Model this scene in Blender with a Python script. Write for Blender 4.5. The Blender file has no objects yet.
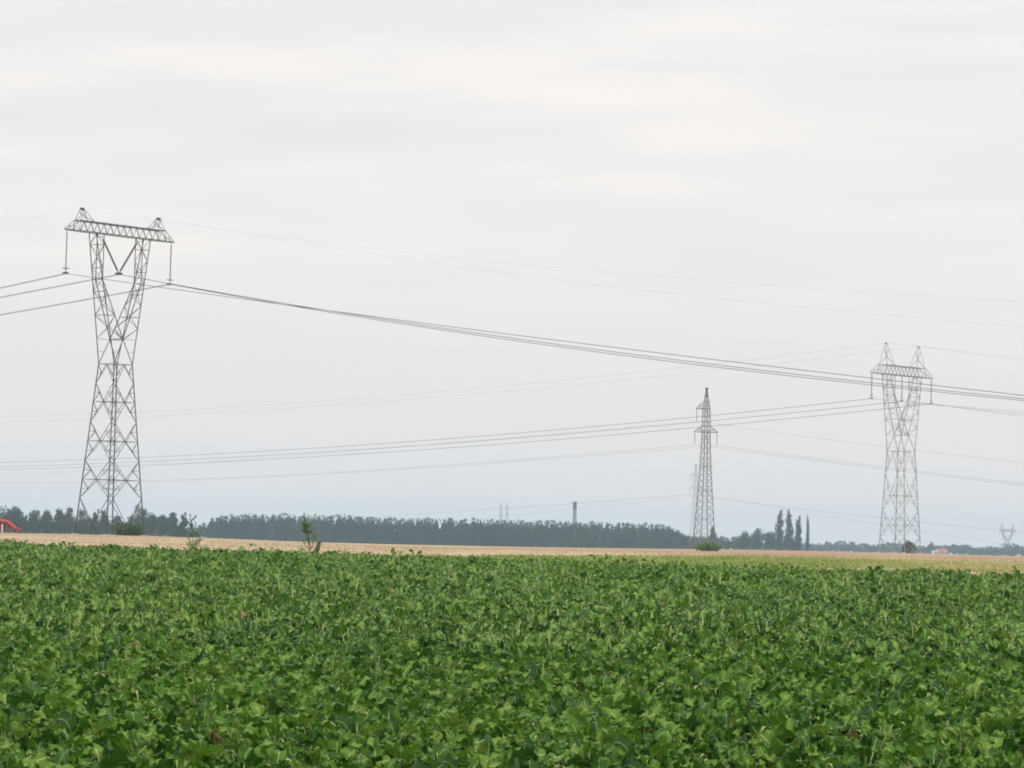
import bpy, math, random
import numpy as np
from mathutils import Matrix

rnd = random.Random(7)
rng = np.random.default_rng(11)
S = bpy.context.scene
COL = S.collection
PI = math.pi
EYE, FOC = 2.3, 3000.0

# ------------------------------------------------------------------ terrain
PY = [-200, 0, 20, 60, 100, 130, 160, 200, 260, 360, 500, 650, 1000, 1500, 2000, 3000, 5000, 8000]
PD = [2.3, 2.3, 2.25, 1.88, 1.52, 1.27, 1.10, .99, .93, .97, 1.16, 1.45, 2.1, 3.3, 4.7, 6.5, 8.6, 13]


def ground_z(x, y):
    x = np.asarray(x, float); y = np.asarray(y, float)
    d = (np.interp(y - 12, PY, PD) + np.interp(y, PY, PD) * 2 + np.interp(y + 12, PY, PD)) / 4
    z = EYE - d
    z = z + .58 * np.exp(-((x + 52) / 26) ** 2 - ((y - 365) / 150) ** 2)
    z = z + .22 * np.exp(-((x + 110) / 60) ** 2 - ((y - 500) / 250) ** 2)
    z = z + .42 * np.exp(-((x - 62) / 42) ** 2 - ((y - 650) / 190) ** 2)
    return z


def gz(x, y):
    return float(ground_z(x, y))


def xat(px, y):
    """world x of an image column at a distance (the camera stands at x = 0)"""
    return (px + 3.0 - 512) / FOC * y          # 3 px: the camera is rolled a little


# ------------------------------------------------------------------ materials
def new_mat(name):
    m = bpy.data.materials.new(name); m.use_nodes = True
    nt = m.node_tree; nt.nodes.clear()
    out = nt.nodes.new('ShaderNodeOutputMaterial')
    b = nt.nodes.new('ShaderNodeBsdfPrincipled')
    nt.links.new(b.outputs[0], out.inputs['Surface'])
    return m, nt, b, out


def ramp(nt, stops):
    r = nt.nodes.new('ShaderNodeValToRGB')
    el = r.color_ramp.elements
    while len(el) < len(stops):
        el.new(.5)
    for e, (p, c) in zip(el, stops):
        e.position = p; e.color = (*c, 1)
    return r


def noise_mat(name, c1, c2, scale=3., rough=.8, spec=.3, metallic=0., stretch=(1, 1, 1), detail=6):
    m, nt, b, out = new_mat(name)
    tc = nt.nodes.new('ShaderNodeTexCoord')
    mp = nt.nodes.new('ShaderNodeMapping'); mp.inputs['Scale'].default_value = stretch
    nz = nt.nodes.new('ShaderNodeTexNoise'); nz.inputs['Scale'].default_value = scale
    nz.inputs['Detail'].default_value = detail
    r = ramp(nt, [(.32, c1), (.68, c2)])
    nt.links.new(tc.outputs['Object'], mp.inputs[0]); nt.links.new(mp.outputs[0], nz.inputs['Vector'])
    nt.links.new(nz.outputs['Fac'], r.inputs[0]); nt.links.new(r.outputs[0], b.inputs['Base Color'])
    b.inputs['Roughness'].default_value = rough
    b.inputs['Specular IOR Level'].default_value = spec
    b.inputs['Metallic'].default_value = metallic
    return m


def leaf_mat(name, stops, rough=.5, spec=.35, trans=.25, bump=0., mottle=0.):
    """foliage whose colour is picked per leaf from the 'var' attribute"""
    m, nt, b, out = new_mat(name)
    at = nt.nodes.new('ShaderNodeAttribute'); at.attribute_name = 'var'
    r = ramp(nt, stops)
    if mottle:                                      # veins and blotches within each leaf
        tcm = nt.nodes.new('ShaderNodeTexCoord'); nm = nt.nodes.new('ShaderNodeTexNoise')
        nm.inputs['Scale'].default_value = 22; nm.inputs['Detail'].default_value = 4
        ma = nt.nodes.new('ShaderNodeMath'); ma.operation = 'MULTIPLY_ADD'; ma.inputs[1].default_value = mottle * 2; ma.inputs[2].default_value = -mottle
        mb_ = nt.nodes.new('ShaderNodeMath'); mb_.operation = 'ADD'
        nt.links.new(tcm.outputs['Object'], nm.inputs['Vector']); nt.links.new(nm.outputs['Fac'], ma.inputs[0])
        nt.links.new(at.outputs['Fac'], mb_.inputs[0]); nt.links.new(ma.outputs[0], mb_.inputs[1]); nt.links.new(mb_.outputs[0], r.inputs[0])
    else:
        nt.links.new(at.outputs['Fac'], r.inputs[0])
    nt.links.new(r.outputs[0], b.inputs['Base Color'])
    b.inputs['Roughness'].default_value = rough
    b.inputs['Specular IOR Level'].default_value = spec
    if bump:
        tc = nt.nodes.new('ShaderNodeTexCoord')
        nz = nt.nodes.new('ShaderNodeTexNoise'); nz.inputs['Scale'].default_value = 45; nz.inputs['Detail'].default_value = 3
        bp = nt.nodes.new('ShaderNodeBump'); bp.inputs['Strength'].default_value = bump; bp.inputs['Distance'].default_value = .02
        nt.links.new(tc.outputs['Object'], nz.inputs['Vector']); nt.links.new(nz.outputs['Fac'], bp.inputs['Height'])
        nt.links.new(bp.outputs[0], b.inputs['Normal'])
    if trans:
        t = nt.nodes.new('ShaderNodeBsdfTranslucent')
        mx = nt.nodes.new('ShaderNodeMixShader'); mx.inputs[0].default_value = trans
        nt.links.new(r.outputs[0], t.inputs['Color'])
        nt.links.new(b.outputs[0], mx.inputs[1]); nt.links.new(t.outputs[0], mx.inputs[2])
        nt.links.new(mx.outputs[0], out.inputs['Surface'])
    return m


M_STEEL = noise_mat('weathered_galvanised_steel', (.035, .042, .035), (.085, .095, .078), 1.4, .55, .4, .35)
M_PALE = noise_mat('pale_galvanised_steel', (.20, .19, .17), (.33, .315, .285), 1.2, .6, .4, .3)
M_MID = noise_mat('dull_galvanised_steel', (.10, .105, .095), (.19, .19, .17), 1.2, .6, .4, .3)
M_DARKST = noise_mat('dark_painted_steel', (.05, .075, .08), (.08, .105, .11), .6, .6, .3)
M_WIRE = noise_mat('aged_aluminium_cable', (.05, .052, .055), (.09, .09, .092), 4, .6, .3, .3)
M_INS = noise_mat('grey_green_glass_insulator', (.055, .065, .062), (.10, .11, .105), 6, .35, .5)
M_CONC = noise_mat('concrete', (.32, .31, .29), (.45, .44, .41), 5, .9, .2)
M_BARK = noise_mat('bark', (.05, .04, .03), (.12, .10, .075), 3, .95, .1, 0, (1, 1, .2))
M_SOIL = noise_mat('dark_field_soil', (.035, .026, .018), (.075, .058, .04), 6, .95, .1)
M_RED = noise_mat('faded_red_paint', (.40, .04, .03), (.52, .08, .06), 3, .5, .4)
M_DKRED = noise_mat('rusty_dark_red_paint', (.16, .03, .03), (.26, .06, .05), 4, .7, .3)
M_WHITE = noise_mat('white_paint', (.68, .68, .66), (.82, .82, .80), 3, .6, .3)
M_RUBBER = noise_mat('black_rubber', (.015, .015, .015), (.03, .03, .03), 5, .8, .2)
M_WALL = noise_mat('cream_render', (.60, .58, .54), (.74, .72, .68), 1, .9, .2)
M_ROOF = noise_mat('red_roof_tiles', (.34, .09, .065), (.45, .15, .11), 2, .8, .2)
M_GLASS = noise_mat('window_glass', (.03, .04, .05), (.05, .06, .07), 1, .1, .5)

M_BEET = leaf_mat('sugar_beet_leaf', [(0, (.022, .072, .004)), (.3, (.053, .150, .005)), (.65, (.100, .222, .013)),
                                     (.93, (.21, .31, .05)), (.965, (.17, .14, .05)), (1, (.26, .12, .04))],
                  .42, .25, .28, .7, .13)
M_RIB = leaf_mat('pale_beet_stalk', [(0, (.17, .27, .06)), (.5, (.36, .43, .15)), (1, (.46, .49, .21))], .5, .35, .15)
M_GRASS = leaf_mat('grass_blades', [(0, (.12, .20, .035)), (.6, (.25, .30, .075)), (1, (.46, .38, .18))], .7, .2, .2)
M_STRAW = leaf_mat('straw', [(0, (.30, .21, .12)), (.6, (.42, .315, .19)), (1, (.52, .42, .27))], .8, .2, .1)
M_FARLEAF = leaf_mat('dull_green_foliage', [(0, (.011, .026, .015)), (.6, (.028, .056, .030)), (1, (.058, .098, .048))], .7, .2, .1)
M_BROWNLEAF = leaf_mat('brownish_green_foliage', [(0, (.030, .036, .020)), (.6, (.055, .058, .032)), (1, (.085, .085, .048))], .7, .2, .1)
M_BUSH = leaf_mat('fresh_green_foliage', [(0, (.04, .09, .014)), (.6, (.09, .17, .03)), (1, (.15, .25, .05))], .6, .25, .2)
M_WEED = leaf_mat('weed_foliage', [(0, (.07, .12, .035)), (.6, (.14, .21, .07)), (1, (.25, .29, .13))], .6, .25, .2)


# ------------------------------------------------------------------ helpers
def tag(o, label=None, cat=None, group=None, kind=None):
    if label: o['label'] = label
    if cat: o['category'] = cat
    if group: o['group'] = group
    if kind: o['kind'] = kind
    return o


def link(name, me, parent=None, loc=None):
    o = bpy.data.objects.new(name, me); COL.objects.link(o)
    if parent: o.parent = parent
    if loc is not None: o.location = loc
    return o


def empty(name, loc, rz=0., scale=1.):
    o = bpy.data.objects.new(name, None); COL.objects.link(o)
    o.location = loc; o.rotation_euler = (0, 0, rz); o.scale = (scale,) * 3
    o.empty_display_size = .5
    return o


def copy_tree(o, parent=None):
    c = o.copy(); COL.objects.link(c)
    if parent: c.parent = parent
    for ch in list(o.children):
        copy_tree(ch, c)
    return c


class MB:
    def __init__(self):
        self.v, self.f, self.mi = [], [], []

    def poly(self, vs, fs, mi=0):
        n = len(self.v); self.v += [tuple(p) for p in vs]
        self.f += [tuple(i + n for i in f) for f in fs]; self.mi += [mi] * len(fs)

    def box(self, c, s, rz=0., mi=0, top=1.):
        x, y, z = s[0] / 2, s[1] / 2, s[2] / 2
        cs, sn = math.cos(rz), math.sin(rz)
        vs = []
        for dz, k in ((-z, 1), (z, top)):
            for dx, dy in ((-x, -y), (x, -y), (x, y), (-x, y)):
                dx *= k; dy *= k
                vs.append((c[0] + dx * cs - dy * sn, c[1] + dx * sn + dy * cs, c[2] + dz))
        self.poly(vs, [(3, 2, 1, 0), (4, 5, 6, 7), (0, 1, 5, 4), (1, 2, 6, 5), (2, 3, 7, 6), (3, 0, 4, 7)], mi)

    def tube(self, pts, rads, n=4, mi=0, cap=True):
        pts = [np.array(p, float) for p in pts]
        if not hasattr(rads, '__len__'): rads = [rads] * len(pts)
        vs, fs = [], []
        for i, p in enumerate(pts):
            d = pts[min(i + 1, len(pts) - 1)] - pts[max(i - 1, 0)]
            d /= max(np.linalg.norm(d), 1e-9)
            a = np.cross(d, (0, 0, 1.) if abs(d[2]) < .95 else (1., 0, 0)); a /= np.linalg.norm(a)
            b = np.cross(d, a)
            for k in range(n):
                t = 2 * PI * (k + .5) / n
                vs.append(p + rads[i] * (a * math.cos(t) + b * math.sin(t)))
        for i in range(len(pts) - 1):
            for k in range(n):
                k2 = (k + 1) % n
                fs.append((i * n + k, i * n + k2, (i + 1) * n + k2, (i + 1) * n + k))
        if cap:
            fs.append(tuple(range(n - 1, -1, -1))); fs.append(tuple((len(pts) - 1) * n + k for k in range(n)))
        self.poly(vs, fs, mi)

    def bar(self, p, q, r, mi=0):
        self.tube([p, q], r * 1.2, 4, mi)

    def build(self, name, mats, parent=None, smooth=False):
        me = bpy.data.meshes.new(name); me.from_pydata(self.v, [], self.f)
        for m in (mats if isinstance(mats, (list, tuple)) else [mats]): me.materials.append(m)
        me.polygons.foreach_set('material_index', self.mi)
        if smooth: me.polygons.foreach_set('use_smooth', [True] * len(self.f))
        me.update()
        return link(name, me, parent)


def np_mesh(name, verts, quads, mats, mi=None, var=None, smooth=True, parent=None, loc=None):
    """mesh from numpy arrays of quads"""
    me = bpy.data.meshes.new(name)
    nv, nf = len(verts), len(quads)
    me.vertices.add(nv); me.vertices.foreach_set('co', np.ascontiguousarray(verts, np.float32).ravel())
    me.loops.add(nf * 4); me.loops.foreach_set('vertex_index', np.ascontiguousarray(quads, np.int32).ravel())
    me.polygons.add(nf)
    me.polygons.foreach_set('loop_start', np.arange(0, nf * 4, 4, dtype=np.int32))
    me.polygons.foreach_set('loop_total', np.full(nf, 4, np.int32))
    for m in (mats if isinstance(mats, (list, tuple)) else [mats]): me.materials.append(m)
    if mi is not None: me.polygons.foreach_set('material_index', np.ascontiguousarray(mi, np.int32))
    if smooth: me.polygons.foreach_set('use_smooth', np.ones(nf, bool))
    me.update(calc_edges=True)
    if var is not None:
        a = me.attributes.new('var', 'FLOAT', 'POINT'); a.data.foreach_set('value', np.ascontiguousarray(var, np.float32))
    return link(name, me, parent, loc)


def vnoise(x, y, s, seed):
    """smooth value noise"""
    x = np.asarray(x) / s; y = np.asarray(y) / s
    xi = np.floor(x).astype(int); yi = np.floor(y).astype(int)
    fx = x - xi; fy = y - yi
    fx = fx * fx * (3 - 2 * fx); fy = fy * fy * (3 - 2 * fy)

    def h(a, b):
        n = (a * 374761393 + b * 668265263 + seed * 974634721) & 0x7fffffff
        n = ((n ^ (n >> 13)) * 1274126177) & 0x7fffffff
        return ((n ^ (n >> 16)) & 0xffff) / 65535.
    return ((h(xi, yi) * (1 - fx) + h(xi + 1, yi) * fx) * (1 - fy) + (h(xi, yi + 1) * (1 - fx) + h(xi + 1, yi + 1) * fx) * fy)


# ------------------------------------------------------------------ ground
def crop_edge(x):
    return 131 - .78 * np.asarray(x, float)


def field_mat(name, cols, patch=9., fine=1.2, streak=0.):
    """ground cover colour: broad patches, fine mottling, long drilled rows"""
    m, nt, b, out = new_mat(name)
    tc = nt.nodes.new('ShaderNodeTexCoord')
    n1 = nt.nodes.new('ShaderNodeTexNoise'); n1.inputs['Scale'].default_value = 1 / patch; n1.inputs['Detail'].default_value = 5
    mp = nt.nodes.new('ShaderNodeMapping'); mp.inputs['Scale'].default_value = (.12, 1, 1)
    n2 = nt.nodes.new('ShaderNodeTexNoise'); n2.inputs['Scale'].default_value = fine; n2.inputs['Detail'].default_value = 4
    nt.links.new(tc.outputs['Object'], n1.inputs['Vector'])
    nt.links.new(tc.outputs['Object'], mp.inputs[0]); nt.links.new(mp.outputs[0], n2.inputs['Vector'])
    mx = nt.nodes.new('ShaderNodeMix'); mx.data_type = 'FLOAT'; mx.inputs[0].default_value = .45
    nt.links.new(n1.outputs['Fac'], mx.inputs[2]); nt.links.new(n2.outputs['Fac'], mx.inputs[3])
    k = len(cols)
    r = ramp(nt, [(.39 + .22 * i / (k - 1), c) for i, c in enumerate(cols)])
    nt.links.new(mx.outputs[0], r.inputs[0]); nt.links.new(r.outputs[0], b.inputs['Base Color'])
    b.inputs['Roughness'].default_value = .95; b.inputs['Specular IOR Level'].default_value = .15
    return m


xs = np.unique(np.concatenate([np.linspace(-4000, -400, 24), np.linspace(-400, -110, 30), np.arange(-110, 150, 2.), np.linspace(150, 420, 28), np.linspace(420, 4000, 24)]))
ys = np.unique(np.concatenate([np.linspace(-150, 10, 9), np.arange(10, 100, 5.), np.arange(100, 320, 1.), np.arange(320, 700, 6.), np.linspace(700, 2000, 60), np.linspace(2000, 4600, 24)]))
GX, GY = np.meshgrid(xs, ys)
nx, ny = len(xs), len(ys)
GV = np.stack([GX, GY, ground_z(GX, GY)], -1).reshape(-1, 3)
ii = np.arange(ny - 1)[:, None] * nx + np.arange(nx - 1)[None, :]
GQ = np.stack([ii, ii + 1, ii + nx + 1, ii + nx], -1).reshape(-1, 4)
ctr = GV[GQ].mean(1)
cx, cy = ctr[:, 0], ctr[:, 1]
wob = (vnoise(cx, cy, 14, 3) - .5) * 10 + (vnoise(cx, cy, 4, 5) - .5) * 5
zone = np.ones(len(GQ), int)                                   # 1 stubble
zone[cy < crop_edge(cx) + 1.0] = 0                             # 0 crop soil
# wedge of green aftermath growing wider to the right, dying out on the far right
g0 = 162 - .10 * cx + wob * .6
g1 = 180 + 62 * np.clip((cx + 4) / 24, 0, 1) + wob
zone[(cx > -4) & (cx < 46 + wob * 1.5) & ((cx < 26) | (vnoise(cx, cy, 5, 44) > .35 + (cx - 26) * .02)) & (cy > g0 - 20 * np.clip((14 - cx) / 14, 0, 1)) & (cy < g1)] = 2
zone[(cy > 300 + wob * 2 - .25 * (cx - 30)) & (cx > 2 + wob * 2)] = 3     # 3 reddish bare far field
zone[(zone == 3) & (cy > 900)] = 4
zone[(zone == 1) & (cy > 640)] = 4                             # 4 countryside beyond
ZM = [('crop_soil', M_SOIL),
      ('stubble_field', field_mat('cereal_stubble', [(.27, .19, .105), (.40, .30, .18), (.50, .40, .26)], 16, .9)),
      ('grass_strip', field_mat('thin_grass', [(.17, .23, .055), (.30, .31, .10), (.45, .38, .20)], 12, .7)),
      ('harvested_field', field_mat('dry_harvested_earth', [(.26, .15, .085), (.34, .22, .125), (.42, .31, .19)], 20, .6)),
      ('countryside', field_mat('distant_farmland', [(.04, .06, .025), (.07, .09, .04), (.12, .12, .06)], 150, .02))]
for k, (nm, m) in enumerate(ZM):
    q = GQ[zone == k]
    u, inv = np.unique(q, return_inverse=True)
    o = np_mesh(nm, GV[u], inv.reshape(-1, 4), m)
    tag(o, kind='structure')


# short upright blades that break up the flat fields beyond the crop
def blades(name, px, py, h, w, mat, label, cat, var):
    n = len(px)
    a = rng.uniform(0, PI, n); lean = rng.normal(0, .35, (n, 2)) * h[:, None]
    z = ground_z(px, py) - .02
    dx, dy = np.cos(a) * w / 2, np.sin(a) * w / 2
    V = np.zeros((n, 4, 3))
    V[:, 0] = np.stack([px - dx, py - dy, z], -1); V[:, 1] = np.stack([px + dx, py + dy, z], -1)
    V[:, 2] = np.stack([px + dx * .4 + lean[:, 0], py + dy * .4 + lean[:, 1], z + h], -1)
    V[:, 3] = np.stack([px - dx * .4 + lean[:, 0], py - dy * .4 + lean[:, 1], z + h], -1)
    o = np_mesh(name, V.reshape(-1, 3), np.arange(n * 4).reshape(-1, 4), mat, var=np.repeat(var, 4), smooth=False)
    tag(o, label, cat, kind='stuff')


n = 60000
y = 118 + (rng.random(n) ** 1.3) * 230; x = rng.uniform(-.24, .24, n) * y
keep = (y > crop_edge(x) + 1.5) & (vnoise(x, y, 6, 9) > .3)
x, y = x[keep], y[keep]
gzone = (x > -4) & (x < 24) & (y > 160) & (y < 235)
sx, sy = x[~gzone], y[~gzone]
blades('straw_stubble', sx, sy, rng.uniform(.04, .12, len(sx)), rng.uniform(.03, .09, len(sx)), M_STRAW,
       'short dry straw stubble left standing on the tan field', 'stubble', rng.random(len(sx)))
n = 52000
y = rng.uniform(132, 250, n); x = rng.uniform(-10, 58, n)
w_ = (vnoise(x, y, 9, 21) - .5) * 14
keep = (y > crop_edge(x) + 1.5) & (x > -4 + w_ * .5) & (x < 46 + w_) & ((x < 26) | (vnoise(x, y, 5, 44) > .35 + (x - 26) * .02)) & (y > 156 + w_ - 14 * (x < 14)) & (y < 180 + 62 * np.clip((x + 4) / 24, 0, 1) + w_)
x, y = x[keep], y[keep]
blades('meadow_grass', x, y, rng.uniform(.05, .20, len(x)), rng.uniform(.04, .12, len(x)), M_GRASS,
       'thin green grass in a strip between the leafy crop and the tan stubble', 'grass',
       np.clip(rng.normal(.42, .22, len(x)) + np.clip((x - 14) / 40, 0, .5) + (vnoise(x, y, 7, 2) - .5) * .6, 0, 1))


# ------------------------------------------------------------------ sugar beet crop
def leaf_template(r, na, cross, petiole_w, e=None, long=1.):
    """one leaf: petiole + wavy arching blade; returns verts, quads, material ids"""
    phi = r.random() * 2 * PI
    e0 = math.radians(r.uniform(38, 84)) if e is None else e
    lp = r.uniform(.20, .38) * long
    lb = r.uniform(.12, .205); wb = r.uniform(.042, .068)
    droop = math.radians(r.uniform(30, 125)); roll = r.uniform(-.95, .95)
    amp = r.uniform(.012, .034); kf = r.uniform(8, 17); ph = r.random() * 6; fold = r.uniform(.05, .5)
    side_bend = r.uniform(-.5, .5)
    wilted = r.random() < (.15 if na > 5 else .34)                       # rolled leaf on a long bent stalk: a pale curved stroke
    if wilted:
        wb = r.uniform(.005, .010); lp *= r.uniform(1.0, 1.2); droop = math.radians(r.uniform(110, 200)); amp *= .3; side_bend = r.uniform(-1.4, 1.4); lb *= .8
    rib = .045 if na > 5 else .075
    P, ang, az = np.array([r.uniform(-.02, .02), 0, .03]), e0, 0.
    pts, dirs = [], []
    npet = 2
    for i in range(npet + 1):
        pts.append(P.copy()); dirs.append((ang, az))
        if i < npet:
            P = P + lp / npet * np.array([math.cos(ang) * math.cos(az), math.cos(ang) * math.sin(az), math.sin(ang)])
            ang -= math.radians(r.uniform(2, 9))
    sp, sd = [pts[-1].copy()], [(ang, az)]
    for i in range(na):
        P = P + lb / na * np.array([math.cos(ang) * math.cos(az), math.cos(ang) * math.sin(az), math.sin(ang)])
        ang -= droop / na; az += side_bend / na
        sp.append(P.copy()); sd.append((ang, az))
    V, Q, MI = [], [], []

    def frame(a, z):
        t = np.array([math.cos(a) * math.cos(z), math.cos(a) * math.sin(z), math.sin(a)])
        w = np.array([-math.sin(z), math.cos(z), 0.])
        nrm = np.cross(t, w)
        return t, w, nrm
    # petiole strip (folded: pale)
    for i, (p, (a, z)) in enumerate(zip(pts, dirs)):
        t, w, nm = frame(a, z)
        hw = petiole_w * (1.3 - .5 * i / npet)
        V += [p - w * hw + nm * hw * .5, p, p + w * hw + nm * hw * .5]
    for i in range(npet):
        for k in range(2):
            Q.append((i * 3 + k, i * 3 + k + 1, i * 3 + k + 4, i * 3 + k + 3)); MI.append(1)
    b0 = len(V); nc = len(cross)
    for i, (p, (a, z)) in enumerate(zip(sp, sd)):
        s = i / na
        t, w, nm = frame(a, z)
        rr = roll * (.4 + .6 * s)
        w2 = w * math.cos(rr) + nm * math.sin(rr); n2 = nm * math.cos(rr) - w * math.sin(rr)
        hw = wb * (math.sin(PI * min(1, (s * .90 + .07)) ** .66) ** .6) if s < 1 else wb * .10
        for u in cross:
            au = abs(u)
            zz = fold * hw * au + amp * au * math.sin(kf * s + ph + (2.1 if u > 0 else 0)) + amp * .5 * math.sin(2.3 * kf * s + ph * 2 + u * 3) * (au > .2)
            uu = u if au > .2 else u * rib / max(hw, .02)
            V.append(p + w2 * hw * uu + n2 * zz)
    for i in range(na):
        for k in range(nc - 1):
            a_ = b0 + i * nc + k
            Q.append((a_, a_ + 1, a_ + nc + 1, a_ + nc))
            MI.append(1 if wilted or (nc % 2 == 0 and k == nc // 2 - 1 and i < na - 1) else 0)
    V = np.array(V)
    c, s = math.cos(phi), math.sin(phi)
    V = V @ np.array([[c, s, 0], [-s, c, 0], [0, 0, 1]])
    return V, np.array(Q), np.array(MI)


def plant_template(seed, nleaf, na, cross, pw, upright=0.):
    r = random.Random(seed)
    VV, QQ, MM, VAR = [], [], [], []
    n0 = 0
    for k in range(nleaf):
        f = k / max(1, nleaf - 1)
        e = math.radians(86 - 52 * f ** .8 + r.uniform(-12, 12) + upright)
        V, Q, MI = leaf_template(r, na, cross, pw, e, 1.15 - .25 * f)
        VV.append(V); QQ.append(Q + n0); MM.append(MI); n0 += len(V)
        VAR.append(np.full(len(V), r.random()))
    return np.concatenate(VV), np.concatenate(QQ), np.concatenate(MM), np.concatenate(VAR)


CROSS_HI = [-1, -.55, -.21, .21, .55, 1]
CROSS_HI = [-1, -.55, -.06, .06, .55, 1]
LODS = [  # y0, y1, plants per m2, leaves, along, cross, petiole half width
    (15, 44, 11, 18, 7, CROSS_HI, .006),
    (44, 82, 10, 12, 4, [-1, -.06, .06, 1], .010),
    (82, 165, 8.5, 10, 3, [-1, -.06, .06, 1], .012)]
CV, CQ, CM, CVAR, n0 = [], [], [], [], 0
for li, (ya, yb, dens, nl, na, cr, pw) in enumerate(LODS):
    temps = [plant_template(100 * li + s, nl, na, cr, pw) for s in range(9)]
    area = (yb - ya) * 2 * (.205 * yb + 6)
    n = int(area * dens)
    y = rng.uniform(ya, yb, n); x = rng.uniform(-1, 1, n) * (.205 * yb + 6)
    keep = (np.abs(x) < .205 * y + 6) & (y < crop_edge(x) + rng.normal(0, .35, n))
    # a few thin patches where the canopy opens
    keep &= ~((vnoise(x, y, .8, 77) < .19) & (rng.random(n) < .9))
    x, y = x[keep], y[keep]
    which = rng.integers(0, len(temps), len(x))
    for t, (V, Q, MI, VR) in enumerate(temps):
        m = which == t
        xx, yy = x[m], y[m]; k = len(xx)
        th = rng.uniform(0, 2 * PI, k); sc = rng.normal(.93, .12, k).clip(.62, 1.3) * (.90 + .22 * vnoise(xx, yy, 5, 31))
        sc = np.where((rng.random(k) < .035) & (yy > 75), sc * rng.uniform(1.1, 1.5, k), sc)
        c, s = np.cos(th) * sc, np.sin(th) * sc
        W = np.empty((k, len(V), 3), np.float32)
        W[:, :, 0] = c[:, None] * V[:, 0] - s[:, None] * V[:, 1] + xx[:, None]
        W[:, :, 1] = s[:, None] * V[:, 0] + c[:, None] * V[:, 1] + yy[:, None]
        W[:, :, 2] = sc[:, None] * V[:, 2] + ground_z(xx, yy)[:, None]
        var = np.clip(-.04 + .92 * VR[None, :] + rng.normal(0, .10, k)[:, None] + .22 * (vnoise(xx, yy, 3, 8) - .4)[:, None], 0, .80)
        # a sprinkling of yellowed and withered leaves
        nlv = nl; leafid = np.repeat(np.arange(nlv), len(V) // nlv)
        wither = rng.random((k, nlv)) < .0024
        wv = np.where(wither[:, leafid], rng.uniform(.95, 1, (k, nlv))[:, leafid], var)
        CV.append(W.reshape(-1, 3)); CVAR.append(wv.ravel().astype(np.float32))
        CQ.append((Q[None] + (np.arange(k) * len(V))[:, None, None] + n0).reshape(-1, 4).astype(np.int32))
        CM.append(np.tile(MI, k)); n0 += k * len(V)
crop = np_mesh('sugar_beet_crop', np.concatenate(CV), np.concatenate(CQ), [M_BEET, M_RIB], np.concatenate(CM), np.concatenate(CVAR))
tag(crop, 'dense dark green leafy beet crop filling the whole foreground field', 'crop', kind='stuff')
print('crop faces', len(crop.data.polygons))
del CV, CQ, CM, CVAR


# ------------------------------------------------------------------ pylons
def seg(p, q, t):
    return np.array(p, float) * (1 - t) + np.array(q, float) * t


def insulator(parent, top, bot, r, ring=True, mat=M_INS):
    """string of glass discs between two points; hanger fittings and guard ring below it"""
    mb = MB(); top = np.array(top, float); bot = np.array(bot, float)
    n = 22; pts, rad = [], []
    for i in range(n * 2 + 1):
        t = i / (2 * n)
        pts.append(seg(top, bot, .05 + .87 * t)); rad.append(r if i % 2 else r * .55)
    mb.tube([top, pts[0]], .03); mb.tube(pts, rad, 7); mb.tube([pts[-1], bot], .045)
    s = mb.build('insulator_string', mat, parent)
    if ring:
        k = MB(); c = seg(top, bot, .90)
        ringp = [(c[0] + .48 * math.cos(a), c[1] + .30 * math.sin(a), c[2]) for a in np.linspace(0, 2 * PI, 15)]
        k.tube(ringp, .035, 4, cap=False)
        k.bar((c[0] - .48, c[1], c[2]), (c[0] + .48, c[1], c[2]), .03)
        k.box((bot[0], bot[1], bot[2]), (.34, .7, .16))
        k.build('guard_ring', M_STEEL, s)
    return s


def lattice_faces(mb, c0, c1, levels, r, closed=True, zig=False):
    """X or zigzag bracing on the faces of a four-legged column given corner functions"""
    for f in range(4):
        a, b = f, (f + 1) % 4
        for i in range(len(levels) - 1):
            t0, t1 = levels[i], levels[i + 1]
            A0, A1 = seg(c0[a], c1[a], t0), seg(c0[a], c1[a], t1)
            B0, B1 = seg(c0[b], c1[b], t0), seg(c0[b], c1[b], t1)
            if zig:
                if (i + f) % 2: mb.bar(A0, B1, r)
                else: mb.bar(B0, A1, r)
            else:
                mb.bar(A0, B1, r); mb.bar(B0, A1, r)
            if closed: mb.bar(A1, B1, r)


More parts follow.
